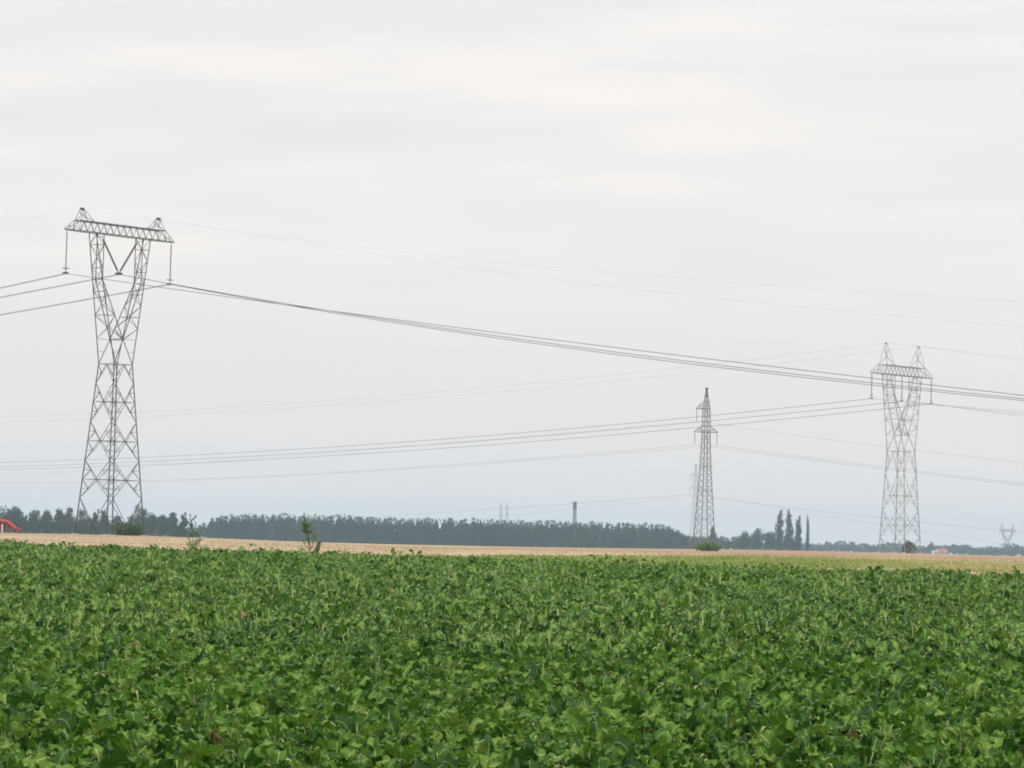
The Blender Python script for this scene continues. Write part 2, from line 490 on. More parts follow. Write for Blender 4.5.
def cat_tower(name, loc, th, P, label, cat='pylon', group=None, mat=M_STEEL):
    """two-legged 'cat' pylon: square tapering body, waist, forked columns, box crossarm and two earth-wire peaks"""
    root = empty(name, loc, th); tag(root, label, cat, group)
    a0, a1, zw, zk, zb, zt = P['base'], P['waist'], P['zw'], P['zk'], P['zb'], P['zt']
    X, w, L, Lt, dz = P['X'], P['w'], P['L'], P['Lt'], P['dz']
    k = P.get('k', 1.)
    rl, rb, rr = .055 * k, .030 * k, .023 * k
    C0 = [(-a0, -a0, 0), (a0, -a0, 0), (a0, a0, 0), (-a0, a0, 0)]
    C1 = [(-a1, -a1, zw), (a1, -a1, zw), (a1, a1, zw), (-a1, a1, zw)]
    for p, q in zip(C0, C1):
        m = MB(); m.bar(p, seg(p, q, .45), rl * 1.1); m.bar(seg(p, q, .45), q, rl); lg = m.build('leg', mat, root)
        f = MB(); f.box((p[0], p[1], -.30), (.9, .9, .8), 0, 0, .7); f.build('footing', M_CONC, root)
    m = MB()
    hz = P['hz']                                    # horizontals, bottom to top, as fractions of the body height
    nodes = [0.] + [(hz[i] + hz[i + 1]) / 2 for i in range(len(hz) - 1)]
    for f in range(4):
        a, b = f, (f + 1) % 4
        A = lambda t: seg(C0[a], C1[a], t)
        B = lambda t: seg(C0[b], C1[b], t)
        mid = lambda t: (A(t) + B(t)) / 2
        for h in hz: m.bar(A(h), B(h), rb)
        seq = [P.get('t0', .2)]
        for i in range(len(hz)):
            lo = P['t0'] if i == 0 else (hz[i - 1] + hz[i]) / 2
            hi = (hz[i] + hz[i + 1]) / 2 if i + 1 < len(hz) else None
            m.bar(A(lo), mid(hz[i]), rb); m.bar(B(lo), mid(hz[i]), rb)
            if hi is not None:
                m.bar(mid(hz[i]), A(hi), rb); m.bar(mid(hz[i]), B(hi), rb)
            # secondary members
            for Z in (A, B):
                q = seg(Z(lo), mid(hz[i]), .5); zz = (lo + hz[i]) / 2
                m.bar(q, Z(zz), rr); m.bar(q, Z(hz[i]), rr)
                if hi is not None:
                    q = seg(mid(hz[i]), Z(hi), .5); m.bar(q, Z((hz[i] + hi) / 2), rr); m.bar(q, Z(hz[i]), rr)
        # feet
        t0 = P['t0']
        m.bar(A(t0), seg(C0[a], C0[b], .62), rb * 1.15); m.bar(B(t0), seg(C0[a], C0[b], .38), rb * 1.15)
        for Z, s in ((A, .62), (B, .38)):
            q = seg(Z(t0), seg(C0[a], C0[b], s), .5)
            m.bar(q, Z(t0 * .5), rr); m.bar(q, Z(t0), rr)
    for h in hz:                                     # plan bracing
        c = [seg(C0[i], C1[i], h) for i in range(4)]
        for i in range(4):
            m.bar((c[i] + c[(i + 1) % 4]) / 2, (c[(i + 1) % 4] + c[(i + 2) % 4]) / 2, rr)
    m.build('body_bracing', mat, root)
    # forked columns
    knots = [(0, -a1 * .84, zk), (0, a1 * .84, zk)]
    m = MB()
    for sy in (0, 1):
        s = -1 if sy == 0 else 1
        for sx in (-1, 1): m.bar(knots[sy], (sx * a1, s * a1, zw), rl * .8)
        for sx in (-1, 1): m.bar(seg(knots[sy], (sx * a1, s * a1, zw), .5), (sx * a1 * 1.16, s * a1 * .95, (zw + zk) / 2), rr)
        m.bar((-a1 * 1.2, s * a1 * .9, zk), (a1 * 1.2, s * a1 * .9, zk), rb)
    m.bar(knots[0], knots[1], rb * 1.3)
    m.build('waist_frame', mat, root)
    for sx in (-1, 1):
        m = MB()
        out_lo = [(sx * a1, -a1, zw), (sx * a1, a1, zw)]
        out_hi = [(sx * (X + w / 2), -w / 2, zt), (sx * (X + w / 2), w / 2, zt)]
        in_b = [(sx * (X - w / 2), -w / 2, zb), (sx * (X - w / 2), w / 2, zb)]
        in_hi = [(sx * (X - w / 2), -w / 2, zt), (sx * (X - w / 2), w / 2, zt)]
        fo = lambda i, z: seg(out_lo[i], out_hi[i], (z - zw) / (zt - zw))

        def fi(i, z):
            if z < zb: return seg(knots[i], in_b[i], (z - zk) / (zb - zk))
            return seg(in_b[i], in_hi[i], (z - zb) / (zt - zb))
        for i in (0, 1):
            m.bar(out_lo[i], out_hi[i], rl * .9); m.bar(knots[i], in_b[i], rl * .9); m.bar(in_b[i], in_hi[i], rl * .8)
        lv = list(np.linspace(zk, zb, P.get('n1', 6))) + list(np.linspace(zb, zt, P.get('n2', 5)))[1:]
        for j in range(len(lv) - 1):
            z0, z1 = lv[j], lv[j + 1]
            c0 = [fo(0, z0), fo(1, z0), fi(1, z0), fi(0, z0)]; c1 = [fo(0, z1), fo(1, z1), fi(1, z1), fi(0, z1)]
            for f in range(4):
                a, b = f, (f + 1) % 4
                if (j + f) % 2: m.bar(c0[a], c1[b], rr * 1.15)
                else: m.bar(c0[b], c1[a], rr * 1.15)
                if j % 2 == 1 or abs(z1 - zb) < .01: m.bar(c1[a], c1[b], rr * 1.1)
        c = [fo(0, zb), fo(1, zb), fi(1, zb), fi(0, zb)]
        for f in range(4): m.bar(c[f], c[(f + 1) % 4], rb)
        m.build('mast_column', mat, root)
    # box crossarm
    m = MB(); h = w / 2
    for s in (-1, 1):
        m.bar((-L, s * h * .25, zt), (-Lt, s * h, zt), rl * .9); m.bar((-Lt, s * h, zt), (Lt, s * h, zt), rl); m.bar((Lt, s * h, zt), (L, s * h * .25, zt), rl * .9)
        m.bar((-Lt, s * h, zt + dz), (Lt, s * h, zt + dz), rl)
        for e in (-1, 1):
            m.bar((e * Lt, s * h, zt + dz), (e * L, s * h * .25, zt + .05), rb)
            m.bar((e * Lt, s * h, zt + dz), (e * Lt, s * h, zt), rr)
            m.bar((e * Lt, s * h, zt), (e * (Lt + .5 * (L - Lt)), s * h * .6, zt + dz * .5), rr)
            m.bar((e * (Lt + .5 * (L - Lt)), s * h * .6, zt + dz * .5), (e * (Lt + .5 * (L - Lt)), s * h * .6, zt), rr)
        n = P.get('nb', 12)
        for i in range(n):
            x0, x1 = -Lt + 2 * Lt * i / n, -Lt + 2 * Lt * (i + 1) / n; xm = (x0 + x1) / 2
            m.bar((x0, s * h, zt), (xm, s * h, zt + dz), rr * 1.1); m.bar((xm, s * h, zt + dz), (x1, s * h, zt), rr * 1.1)
    for i in range(n + 1):
        x0 = -Lt + 2 * Lt * i / n
        m.bar((x0, -h, zt), (x0, h, zt), rr); m.bar((x0, -h, zt + dz), (x0, h, zt + dz), rr)
        if i < n: m.bar((x0, -h, zt), (x0 + 2 * Lt / n, h, zt), rr); m.bar((x0, h, zt + dz), (x0 + 2 * Lt / n, -h, zt + dz), rr)
    m.bar((-L, -h * .3, zt), (-L, h * .3, zt), rb); m.bar((L, -h * .3, zt), (L, h * .3, zt), rb)
    m.build('crossarm', mat, root)
    # earth-wire peaks
    for e in (-1, 1):
        m = MB(); ax, az = e * P['ax'], P['az']; g = P.get('pw', 1.2)
        fx = [e * P['p0'], e * P['p1']]
        base = [(fx[0], -h, zt + dz), (fx[1], -h, zt + dz), (fx[1], h, zt + dz), (fx[0], h, zt + dz)]
        top = [(ax - .12, -.1, az), (ax + .12, -.1, az), (ax + .12, .1, az), (ax - .12, .1, az)]
        if e < 0: base = [base[1], base[0], base[3], base[2]]
        for p, q in zip(base, top): m.bar(p, q, rb)
        lattice_faces(m, base, top, [0, .4, .75], rr, False, True)
        m.bar((ax - .45, 0, az), (ax + .3, 0, az + .02), rb); m.box((ax, 0, az - .1), (.4, .3, .3)); m.bar((ax + .3, 0, az), (ax + .3, 0, az - .35), rr)
        m.build('earth_wire_peak', mat, root)
    iz = P['iz']
    for x in (-P['ix'], P['ix']): insulator(root, (x, 0, zt), (x, 0, iz), P.get('ir', .10))
    if P.get('V'):
        b = (0, 0, P['V'])
        for e in (-1, 1):
            t = (e * (X - w / 2 - .25), 0, zt - .45)
            insulator(root, t, b, .15, False)
            j = MB(); j.bar((e * (X - w / 2), -h, zt - .4), (e * (X - w / 2), h, zt - .4), rr); j.bar((e * (X - w / 2), 0, zt - .4), t, .04); j.build('string_bracket', mat, root)
        y_ = MB(); y_.box(b, (.45, .8, .22)); y_.build('yoke_plate', M_STEEL, root)
    else:
        insulator(root, (0, 0, zt), (0, 0, iz), P.get('ir', .10))
    return root


PA = dict(base=2.93, waist=1.42, zw=20.5, zk=23.5, zb=30.5, zt=36.0, X=3.66, w=1.27, L=8.5, Lt=6.65, dz=1.22,
          hz=[.322, .548, .778, 1.0], t0=.215, ax=6.02, az=38.75, p0=4.55, p1=6.6, ix=8.2, iz=30.85, ir=.085, V=31.45, nb=13)
ROT_A, ROT_B, ROT_C = math.radians(48), math.radians(50), math.radians(25)
LA = (-47.55, 360., 1.95)
LEAN = .0092
ta = cat_tower('lattice_pylon', (LA[0] - 36 * LEAN, LA[1], LA[2]), ROT_A, PA, 'tall dark steel pylon at left with forked columns and V insulator string under its crossarm',
          group='electricity pylons')
ta.rotation_euler = (Matrix.Rotation(LEAN, 3, 'Y') @ Matrix.Rotation(ROT_A, 3, 'Z')).to_euler()
PB = dict(base=3.1, waist=2.05, zw=20.8, zk=24.1, zb=32.2, zt=36.4, X=5.05, w=1.9, L=11.7, Lt=7.7, dz=1.85, k=1.25,
          hz=[.27, .56, 1.0], t0=.15, ax=6.2, az=42.8, p0=4.3, p1=7.2, ix=11.3, iz=31.2, ir=.11, nb=11, n1=6, n2=4)
LB = (80.3, 617., 1.36)
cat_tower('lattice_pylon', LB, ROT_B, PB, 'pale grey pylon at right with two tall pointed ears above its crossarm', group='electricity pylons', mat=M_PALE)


def mast_tower(name, loc, th, label, scale=1., mat=M_PALE, k=1., lean_arm=True):
    """slim square lattice tower: one short upper arm, a full lower arm, three hanging strings"""
    root = empty(name, loc, th, scale); tag(root, label, 'pylon', 'electricity pylons')
    rl, rb, rr = .060 * k, .034 * k, .024 * k
    lv = [(0, 1.9), (3.5, 1.68), (7, 1.47), (10.2, 1.3), (13.2, 1.14), (16, 1.0), (18.5, .9), (20.8, .8), (23, .74), (25, .68), (26.9, .66), (28.8, .64), (30.6, .62), (32, .5), (33.3, .34), (34.5, .18), (35.4, .08)]
    co = lambda z, a: [(-a, -a, z), (a, -a, z), (a, a, z), (-a, a, z)]
    for i in range(4):
        m = MB()
        for (z0, a0), (z1, a1) in zip(lv[:-1], lv[1:]): m.bar(co(z0, a0)[i], co(z1, a1)[i], rl if z0 < 25 else rl * .8)
        m.build('leg', mat, root)
    for c in co(0, 1.9):
        f = MB(); f.box((c[0], c[1], -.1), (.8, .8, .8), 0, 0, .7); f.build('footing', M_CONC, root)
    m = MB()
    for j, ((z0, a0), (z1, a1)) in enumerate(zip(lv[:-1], lv[1:])):
        lattice_faces(m, co(z0, a0), co(z1, a1), [0, .5, 1] if z0 < 20 else [0, 1], rr, False)
        if j in (1, 3, 5, 8, 11, 12):
            for f in range(4): m.bar(co(z1, a1)[f], co(z1, a1)[(f + 1) % 4], rb)
    m.build('body_bracing', mat, root)
    m = MB(); m.box((0, 0, 35.5), (.45, .35, .5)); m.bar((-.4, 0, 35.55), (.4, 0, 35.55), .05); m.build('peak_cap', M_STEEL, root)
    arms = [(31.1, -2.45, .66, 1.6), (26.0, -2.85, .67, 1.5), (26.0, 2.85, .67, 1.5)]
    for z, x, a, dz in arms:
        e = 1 if x > 0 else -1
        m = MB()
        for s in (-1, 1):
            m.bar((e * a * -1, s * a, z), (e * a, s * a, z), rl); m.bar((e * a, s * a, z), (x, s * .1, z), rl)
            m.bar((e * a, s * a, z + dz), (x, s * .1, z + .05), rb)
            q0 = seg((e * a, s * a, z), (x, s * .1, z), .5); q1 = seg((e * a, s * a, z + dz), (x, s * .1, z), .5)
            m.bar(q0, q1, rr); m.bar((e * a, s * a, z), q1, rr)
        m.bar((x, -.15, z), (x, .15, z), rl)
        m.build('crossarm', mat, root)
        insulator(root, (x * .97, 0, z), (x * .97, 0, z - 2.75), .085, False)
    return root


LC = (42.65, 656., .75)
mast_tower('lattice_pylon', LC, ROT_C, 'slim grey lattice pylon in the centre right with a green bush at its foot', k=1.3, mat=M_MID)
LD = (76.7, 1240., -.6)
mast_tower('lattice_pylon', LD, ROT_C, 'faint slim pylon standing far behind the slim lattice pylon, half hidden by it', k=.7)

PFAR = dict(PB, k=2.2)
x = xat(1006.8, 3000)
PV = dict(PFAR, k=2.4, zw=14, zk=16.5, zb=23.5, zt=25.5, X=5.3, L=9.0, Lt=7.2, az=33.2, ax=6.1, p0=4.0, p1=7.2, iz=21.5, ix=8.6)
cat_tower('lattice_pylon', (x, 3000., gz(x, 3000) - .2), math.radians(14), PV, 'tiny distant two horned pylon near the right edge above the far treeline', group='electricity pylons', mat=M_STEEL)

for px, lab in ((500.5, 'faint thin pylon above the wood, left one of a close pair'), (506.5, 'faint thin pylon above the wood, right one of a close pair')):
    x = xat(px, 2500)
    mast_tower('lattice_pylon', (x, 2500., gz(x, 2500) - .2), math.radians(88), lab, 1.05, M_STEEL, 1.2)

# slim dark tower with a wide head behind the wood
x = xat(574.2, 1900); z0 = gz(x, 1900)
t = empty('lookout_tower', (x, 1900, z0)); tag(t, 'slim dark tower with a wider head rising above the wood', 'tower')
m = MB()
for sx, sy in ((-1, -1), (1, -1), (1, 1), (-1, 1)): m.bar((sx * 1.7, sy * 1.7, -.3), (sx * .75, sy * .75, 25), .26)
m.build('frame_legs', M_DARKST, t)
m = MB()
lattice_faces(m, [(-1.7, -1.7, 0), (1.7, -1.7, 0), (1.7, 1.7, 0), (-1.7, 1.7, 0)], [(-.75, -.75, 25), (.75, -.75, 25), (.75, .75, 25), (-.75, .75, 25)], list(np.linspace(0, 1, 10)), .11)
m.tube([(0, 0, 0), (0, 0, 25)], [.4, .3], 8)
m.build('shaft', M_DARKST, t)
m = MB(); m.box((0, 0, 25.2), (2.6, 2.6, .4)); m.box((0, 0, 27.2), (2.5, 2.5, 3.6), .0, 0, .9); m.box((0, 0, 29.3), (3.4, 3.4, .4)); m.build('head', M_DARKST, t)
m = MB(); m.tube([(0, 0, 29.4), (0, 0, 31)], [.12, .05], 6); m.build('antenna', M_DARKST, t)


# ------------------------------------------------------------------ overhead wires
def wire(label, p0, right, left, r, twin=0., tr=230., tl=400., spacers=0, group=None, rot=ROT_A, swap=None, sag_r=None):
    """continuous cable hung at p0; right/left = (slope, curvature) of each span"""
    rd = np.array([math.sin(rot), -math.cos(rot), 0.]); n = np.array([math.cos(rot), math.sin(rot), 0.])
    p0 = np.array(p0, float); pts = []
    if left:
        for t_ in np.linspace(tl, 0, 90)[:-1]: pts.append(p0 - rd * t_ + np.array([0, 0, -left[0] * t_ + left[1] * t_ * t_]))
    if right:
        for t_ in np.linspace(0, tr, 90): pts.append(p0 + rd * t_ + np.array([0, 0, -right[0] * t_ + right[1] * t_ * t_]))
    else: pts.append(p0)
    m = MB()
    for s in ((-1, 1) if twin else (0,)):
        m.tube([p - p0 + n * s * twin for p in pts], r, 5)
    if twin:
        acc = 0
        for i in range(1, len(pts)):
            acc += np.linalg.norm(pts[i] - pts[i - 1])
            if acc > 45:
                acc = 0; q = pts[i] - p0; m.bar(q - n * twin, q + n * twin, r * 1.1)
    o = m.build('overhead_cable', M_WIRE)
    o.location = p0
    tag(o, label, 'power cable', group or 'overhead cables between the pylons')
    return o


def tip(L_, rot, x, z):
    return (L_[0] + x * math.cos(rot), L_[1] + x * math.sin(rot), L_[2] + z)


WA = [
    ('thick dark cable hung from the left outer string of the tall left pylon', tip(LA, ROT_A, -8.2, 30.8), (.1397, .00010), (.100, .00012), .027, .20),
    ('thick dark cable hung from the V string of the tall left pylon', tip(LA, ROT_A, 0, 31.35), (.1667, .000254), (.086, .00012), .027, .20),
    ('thick dark cable hung from the right outer string of the tall left pylon', tip(LA, ROT_A, 8.2, 30.8), (.167, .000278), (.083, .00012), .027, .20)]
for l, p, r_, l_, rad, tw in WA: wire(l, p, r_, l_, rad, tw, tr=210, tl=300)
wire('very thin earth wire strung from the left peak of the tall left pylon', tip(LA, ROT_A, -6.02, 38.7), (.1614, .000297), (.062, .0001), .004, tr=220, tl=300)
wire('very thin earth wire strung from the right peak of the tall left pylon', tip(LA, ROT_A, 6.02, 38.7), (.1796, .000318), (.070, .0001), .004, tr=220, tl=300)
wire('grey cable hung from the left outer string of the pale eared pylon', tip(LB, ROT_B, -11.3, 31.1), (.092, .0001), (.0784, .000117), .022, .2, tr=200, tl=420, rot=ROT_B)
wire('grey cable hung from the middle string of the pale eared pylon', tip(LB, ROT_B, 0, 31.1), (.106, .0001), (.0779, .000108), .022, .2, tr=200, tl=420, rot=ROT_B)
wire('grey cable hung from the right outer string of the pale eared pylon', tip(LB, ROT_B, 11.3, 31.1), (.130, .0001), (.0791, .00011), .022, .2, tr=200, tl=420, rot=ROT_B)
wire('faint earth wire strung from the left ear of the pale eared pylon', tip(LB, ROT_B, -6.2, 42.8), (.126, .0001), (.0831, .000141), .011, tr=200, tl=420, rot=ROT_B)
wire('faint earth wire strung from the right ear of the pale eared pylon', tip(LB, ROT_B, 6.2, 42.8), (.143, .0001), (.0806, .000124), .011, tr=200, tl=420, rot=ROT_B)
wire('grey cable hung from the right end of the lower arm of the slim lattice pylon', tip(LC, ROT_C, 2.76, 23.2), (.0865, .000053), (.0218, .000028), .021, tr=200, tl=700, rot=ROT_C)
wire('grey cable hung from the left end of the lower arm of the slim lattice pylon', tip(LC, ROT_C, -2.76, 23.2), (.0865, .000053), (.0233, .000032), .021, tr=200, tl=700, rot=ROT_C)
wire('thin cable hung from the short upper arm of the slim lattice pylon', tip(LC, ROT_C, -2.38, 28.3), (.097, .000073), (.016, .00001), .014, tr=200, tl=700, rot=ROT_C)
wire('faint low cable hung from the left arm of the far slim pylon', tip(LD, ROT_C, -2.76, 23.2), (.0702, .000046), (.033, .000012), .035, tr=330, tl=700, rot=ROT_C)
wire('faintest low cable strung from the right arm of the far slim pylon', tip(LD, ROT_C, 2.76, 23.2), (.088, .00002), (.052, .000026), .022, tr=330, tl=700, rot=ROT_C)


# ------------------------------------------------------------------ trees and bushes
def crown_arrays(r, lobes, n, size, flat=.0):
    """leaf-clump quads spread through the volume of several lobes"""
    vol = np.array([a * b * c for (_, _, _, a, b, c) in lobes]) ** .67
    cnt = r.multinomial(n, vol / vol.sum())
    V, VAR = [], []
    for (lx, ly, lz, a, b, c), k in zip(lobes, cnt):
        d = r.normal(0, 1, (k, 3)); d /= np.linalg.norm(d, axis=1)[:, None]
        rad = r.random(k) ** .38 * (1 + r.normal(0, .09, k))
        ctr_ = np.array([lx, ly, lz]) + d * rad[:, None] * np.array([a, b, c])
        nrm = d + r.normal(0, .55, (k, 3)); nrm /= np.linalg.norm(nrm, axis=1)[:, None]
        t = np.cross(nrm, r.normal(0, 1, (k, 3))); t /= np.linalg.norm(t, axis=1)[:, None]
        bt = np.cross(nrm, t)
        s = size * r.uniform(.5, 1.3, k)[:, None]; s2 = s * r.uniform(.45, .9, k)[:, None]
        q = np.stack([ctr_ - t * s, ctr_ - bt * s2 * .8 + t * s * .1, ctr_ + t * s, ctr_ + bt * s2], 1)
        V.append(q.reshape(-1, 3))
        lobe_tone = r.uniform(-.18, .18)
        VAR.append(np.repeat(np.clip(.5 + lobe_tone + r.normal(0, .2, k), 0, 1), 4))
    V = np.concatenate(V)
    return V, np.arange(len(V)).reshape(-1, 4), np.concatenate(VAR)


def make_lobes(r, kind, h, w, z0=None):
    L = []
    if kind == 'round':
        z0 = .06 * h if z0 is None else z0
        for i in range(13):
            a = r.uniform(0, 2 * PI); q = r.random() ** .6 * .34 * w; f = r.random()
            zc = z0 + (h - z0) * (.18 + .62 * f); sh = 1 - .55 * abs(f - .4)
            s = w * r.uniform(.17, .27) * sh
            L.append((q * math.cos(a) * sh, q * math.sin(a) * sh, zc, s, s, s * r.uniform(.8, 1.15)))
        L.append((0, 0, h - w * .16, w * .18, w * .18, w * .16)); L.append((0, 0, z0 + .45 * (h - z0), w * .3, w * .3, (h - z0) * .38))
    elif kind == 'cone':
        z0 = .10 * h if z0 is None else z0
        for i in range(9):
            f = (i + .5) / 9; wr = w * .5 * (1 - .93 * f) * r.uniform(.8, 1.1)
            L.append((r.normal() * .08 * w, r.normal() * .08 * w, z0 + (h - z0) * (f * .93), wr, wr, (h - z0) * .10))
    elif kind == 'spire':
        z0 = .04 * h if z0 is None else z0
        for i in range(10):
            f = (i + .5) / 10; wr = w * .5 * (math.sin(PI * (.12 + .8 * f) ** .8) ** .7) * r.uniform(.85, 1.15)
            L.append((r.normal() * .09 * w, r.normal() * .09 * w, z0 + (h - z0) * (f * .94), wr, wr, (h - z0) * .09))
    elif kind == 'bush':
        for i in range(12):
            a = r.uniform(0, 2 * PI); q = r.random() ** .5 * .36 * w; f = r.uniform(.1, .72) * (1 - (q / (.5 * w)) ** 2 * .6)
            s = w * r.uniform(.12, .2)
            L.append((q * math.cos(a), q * math.sin(a) * .8, h * f, s, s, min(h * .28, s)))
        L.append((0, 0, h * .4, w * .28, w * .25, h * .38))
    return L


def trunk_mb(r, h, w, kind):
    m = MB(); tr = max(.06, .018 * h)
    top = .75 * h if kind != 'bush' else .5 * h
    lean = r.normal(0, .02, 2) * h
    P_ = [(0, 0, -.3), (lean[0] * .3, lean[1] * .3, .3 * h), (lean[0], lean[1], top)]
    if kind == 'bush':
        for i in range(5):
            a = r.uniform(0, 2 * PI); m.tube([(0, 0, -.1), (.12 * w * math.cos(a), .12 * w * math.sin(a), .25 * h), (.3 * w * math.cos(a), .3 * w * math.sin(a), .65 * h)], [.05, .035, .015], 5)
        return m
    m.tube(P_, [tr * 1.2, tr * .8, tr * .25], 7)
    for i in range(6):
        a = r.uniform(0, 2 * PI); f = r.uniform(.3, .8); b = seg(P_[1], P_[2], f * .8)
        up = .12 * h if kind != 'spire' else .2 * h
        m.tube([b, b + np.array([.16 * w * math.cos(a), .16 * w * math.sin(a), up * .6]), b + np.array([.33 * w * math.cos(a), .33 * w * math.sin(a), up])], [tr * .45, tr * .28, tr * .1], 5)
    return m


def tree(name, x, y, h, w, kind, n, size, mat, label, cat='tree', group=None, seed=1, z=None):
    r = np.random.default_rng(seed)
    root = empty(name, (x, y, gz(x, y) - .05 if z is None else z)); tag(root, label, cat, group)
    trunk_mb(r, h, w, kind).build('trunk' if kind != 'bush' else 'stems', M_BARK, root)
    V, Q, VR = crown_arrays(r, make_lobes(r, kind, h, w), n, size)
    V[:, 2] = np.maximum(V[:, 2], .02)
    np_mesh('crown', V, Q, mat, var=VR, smooth=False, parent=root)
    return root


GW = 'trees behind the tall left pylon'
YL = 1100.
left = [  # px, top y, width px, kind, mat, label
    (4, 505, 25, 'round', M_FARLEAF, 'tall dark broad tree at the left edge behind the red farm implement'),
    (16, 505, 17, 'round', M_FARLEAF, 'dark tree just right of the broad left edge tree, sloping down to the gap'),
    (26, 514, 8, 'cone', M_FARLEAF, 'small low tree in the gap right of the red farm implement'),
    (37, 508.5, 17, 'round', M_FARLEAF, 'round topped tree right of the gap behind the red implement'),
    (47, 510, 14, 'round', M_BROWNLEAF, 'brownish round tree between the gap and the tall left pylon'),
    (59, 508, 14, 'round', M_FARLEAF, 'dark tree left of the tall pylon with a flat wide top'),
    (70, 507.5, 14, 'round', M_BROWNLEAF, 'brownish tree directly left of the left leg of the tall pylon'),
    (82, 508.5, 14, 'round', M_FARLEAF, 'dark tree seen through the left side of the tall pylon base'),
    (95, 508.5, 12, 'cone', M_FARLEAF, 'pointed tree seen through the middle of the tall pylon base'),
    (104, 510, 13, 'round', M_FARLEAF, 'tree seen between the middle legs of the tall pylon'),
    (118, 515, 14, 'round', M_FARLEAF, 'low tree above the left part of the green bush'),
    (139, 504.5, 20, 'round', M_FARLEAF, 'tall rounded tree behind the right leg of the tall pylon'),
    (152, 512.5, 14, 'round', M_FARLEAF, 'medium tree just right of the tall pylon'),
    (163, 514, 13, 'round', M_FARLEAF, 'medium tree second to the right of the tall pylon'),
    (173, 512, 12, 'round', M_FARLEAF, 'dense tree left of the pointed tree near the thin weed'),
    (183, 511, 12, 'cone', M_FARLEAF, 'pointed tree just left of the thin weed')]
for i, (px, ty, wp, kind, mat, lab) in enumerate(left):
    y = YL + rnd.uniform(-25, 25); x = xat(px, y); z = gz(x, y)
    yh = 530.0 + .0201 * px
    h = EYE + (yh - ty) * y / FOC - z
    tree('broadleaf_tree' if kind == 'round' else 'conifer_tree', x, y, h, wp * y / FOC * 1.55, kind, 2600, .34, mat, lab, group=GW, seed=40 + i)

# main wood: one mass of close-set trees
r = np.random.default_rng(5)


def wood(name, label, spec, mat, nper, size, trunk=True):
    VV, QQ, VR, n0 = [], [], [], 0
    m = MB()
    for (x, y, h, w, kind) in spec:
        z = gz(x, y)
        V, Q, vr = crown_arrays(r, make_lobes(r, kind, h, w, .02 * h), nper, size)
        V[:, 2] = np.maximum(V[:, 2], .05)
        V += np.array([x, y, z]); tone = r.normal(0, .22)
        VV.append(V); QQ.append(Q + n0); VR.append(np.clip(vr + tone, 0, 1)); n0 += len(V)
        m.tube([(x, y, z - .2), (x, y, z + .8 * h)], [.18, .05], 5)
    # trunks go into the same mass
    tv = np.array(m.v); tq = np.array([f for f in m.f if len(f) == 4])
    V = np.concatenate(VV + [tv]); Q = np.concatenate(QQ + [tq + n0])
    mi = np.concatenate([np.zeros(n0 // 4, int), np.ones(len(tq), int)])
    o = np_mesh(name, V, Q, [mat, M_BARK], mi, np.concatenate(VR + [np.full(len(tv), .5)]), smooth=False)
    tag(o, label, 'woodland', kind='stuff')


spec = []
for px in np.arange(212, 700, 3.1):
    for row in range(4):
        p = px + r.normal(0, 1.6); y = 1500 + row * 9 + r.uniform(-4, 4)
        ty = np.interp(p, [212, 222, 260, 320, 400, 512, 600, 665, 674, 684, 700], [517, 514.5, 513.5, 514.5, 517.5, 519.5, 521.5, 524, 528, 534, 538])
        yh = 530 + .0201 * p; x = xat(p, y); z = gz(x, y)
        h = (EYE + (yh - ty) * y / FOC - z) * r.normal(1.0, .035) - row * .15
        spec.append((x, y, max(3, h), r.uniform(5.2, 7.2), 'cone' if r.random() < .85 else 'round'))
wood('woodland', 'long dark blue green wood across the middle behind the stubble', spec, M_FARLEAF, 620, .40)
spec = []
for px in np.arange(-12, 216, 4):
    y = 1450 + r.uniform(-10, 10); x = xat(px, y); h = 7.5 + r.normal(0, .9)
    spec.append((x, y, h, r.uniform(4.5, 6), 'round'))
for px in np.arange(676, 745, 3.5):
    y = 1620 + r.uniform(-14, 14); x = xat(px, y); ty = np.interp(px, [676, 690, 712, 735, 745], [533, 536, 535.5, 537, 537])
    h = EYE + (530 + .0201 * px - ty) * y / FOC - gz(x, y) + r.normal(0, .4)
    spec.append((x, y, h, r.uniform(4.5, 7), 'round'))
wood('low_woodland', 'low tree belt filling the gaps below the taller trees beside the long wood', spec, M_FARLEAF, 320, .55)
spec = []
for px in np.concatenate([np.arange(735, 1110, 3.4), np.arange(-90, 0, 5)]):
    y = 2500 + r.uniform(-60, 60); x = xat(px, y); ty = 530 + .0201 * px - 4.5 + 1.6 * math.sin(px * .11) + r.normal(0, .9)
    h = EYE + (530 + .0201 * px - ty) * y / FOC - gz(x, y)
    spec.append((x, y, h, r.uniform(7, 11), 'round'))
wood('distant_treeline', 'pale blue treeline on the horizon at right beyond the fields', spec, M_FARLEAF, 260, .9)

GR = 'trees right of the wood'
right = [
    (713, 1500, 526, 7, 'spire', 'narrow tree showing behind the right leg of the slim lattice pylon'),
    (745, 1500, 530, 13, 'round', 'left rounded tree of the clump beside the tall poplars'),
    (758, 1490, 527, 15, 'round', 'highest rounded tree of the clump beside the tall poplars'),
    (770, 1500, 531, 14, 'round', 'right rounded tree of the clump, touching the first poplar'),
    (779.5, 1500, 509, 8.5, 'spire', 'leftmost tall poplar, widest of the poplars'),
    (789, 1500, 508, 7.5, 'spire', 'tall sharply pointed poplar in the middle of the three'),
    (798, 1500, 515.5, 6.5, 'spire', 'shorter blunt poplar, third from the left'),
    (807.5, 1540, 513.5, 3.4, 'spire', 'very thin bare looking poplar apart at the right of the poplars'),
    (790, 1515, 536, 20, 'round', 'low broad tree around the feet of the poplars'),
    (931, 2300, 541.5, 8, 'round', 'small taller tree above the treeline left of the red roofed house'),
    (1011, 2350, 544.5, 6, 'cone', 'small dark pointed tree at the foot of the distant horned pylon')]
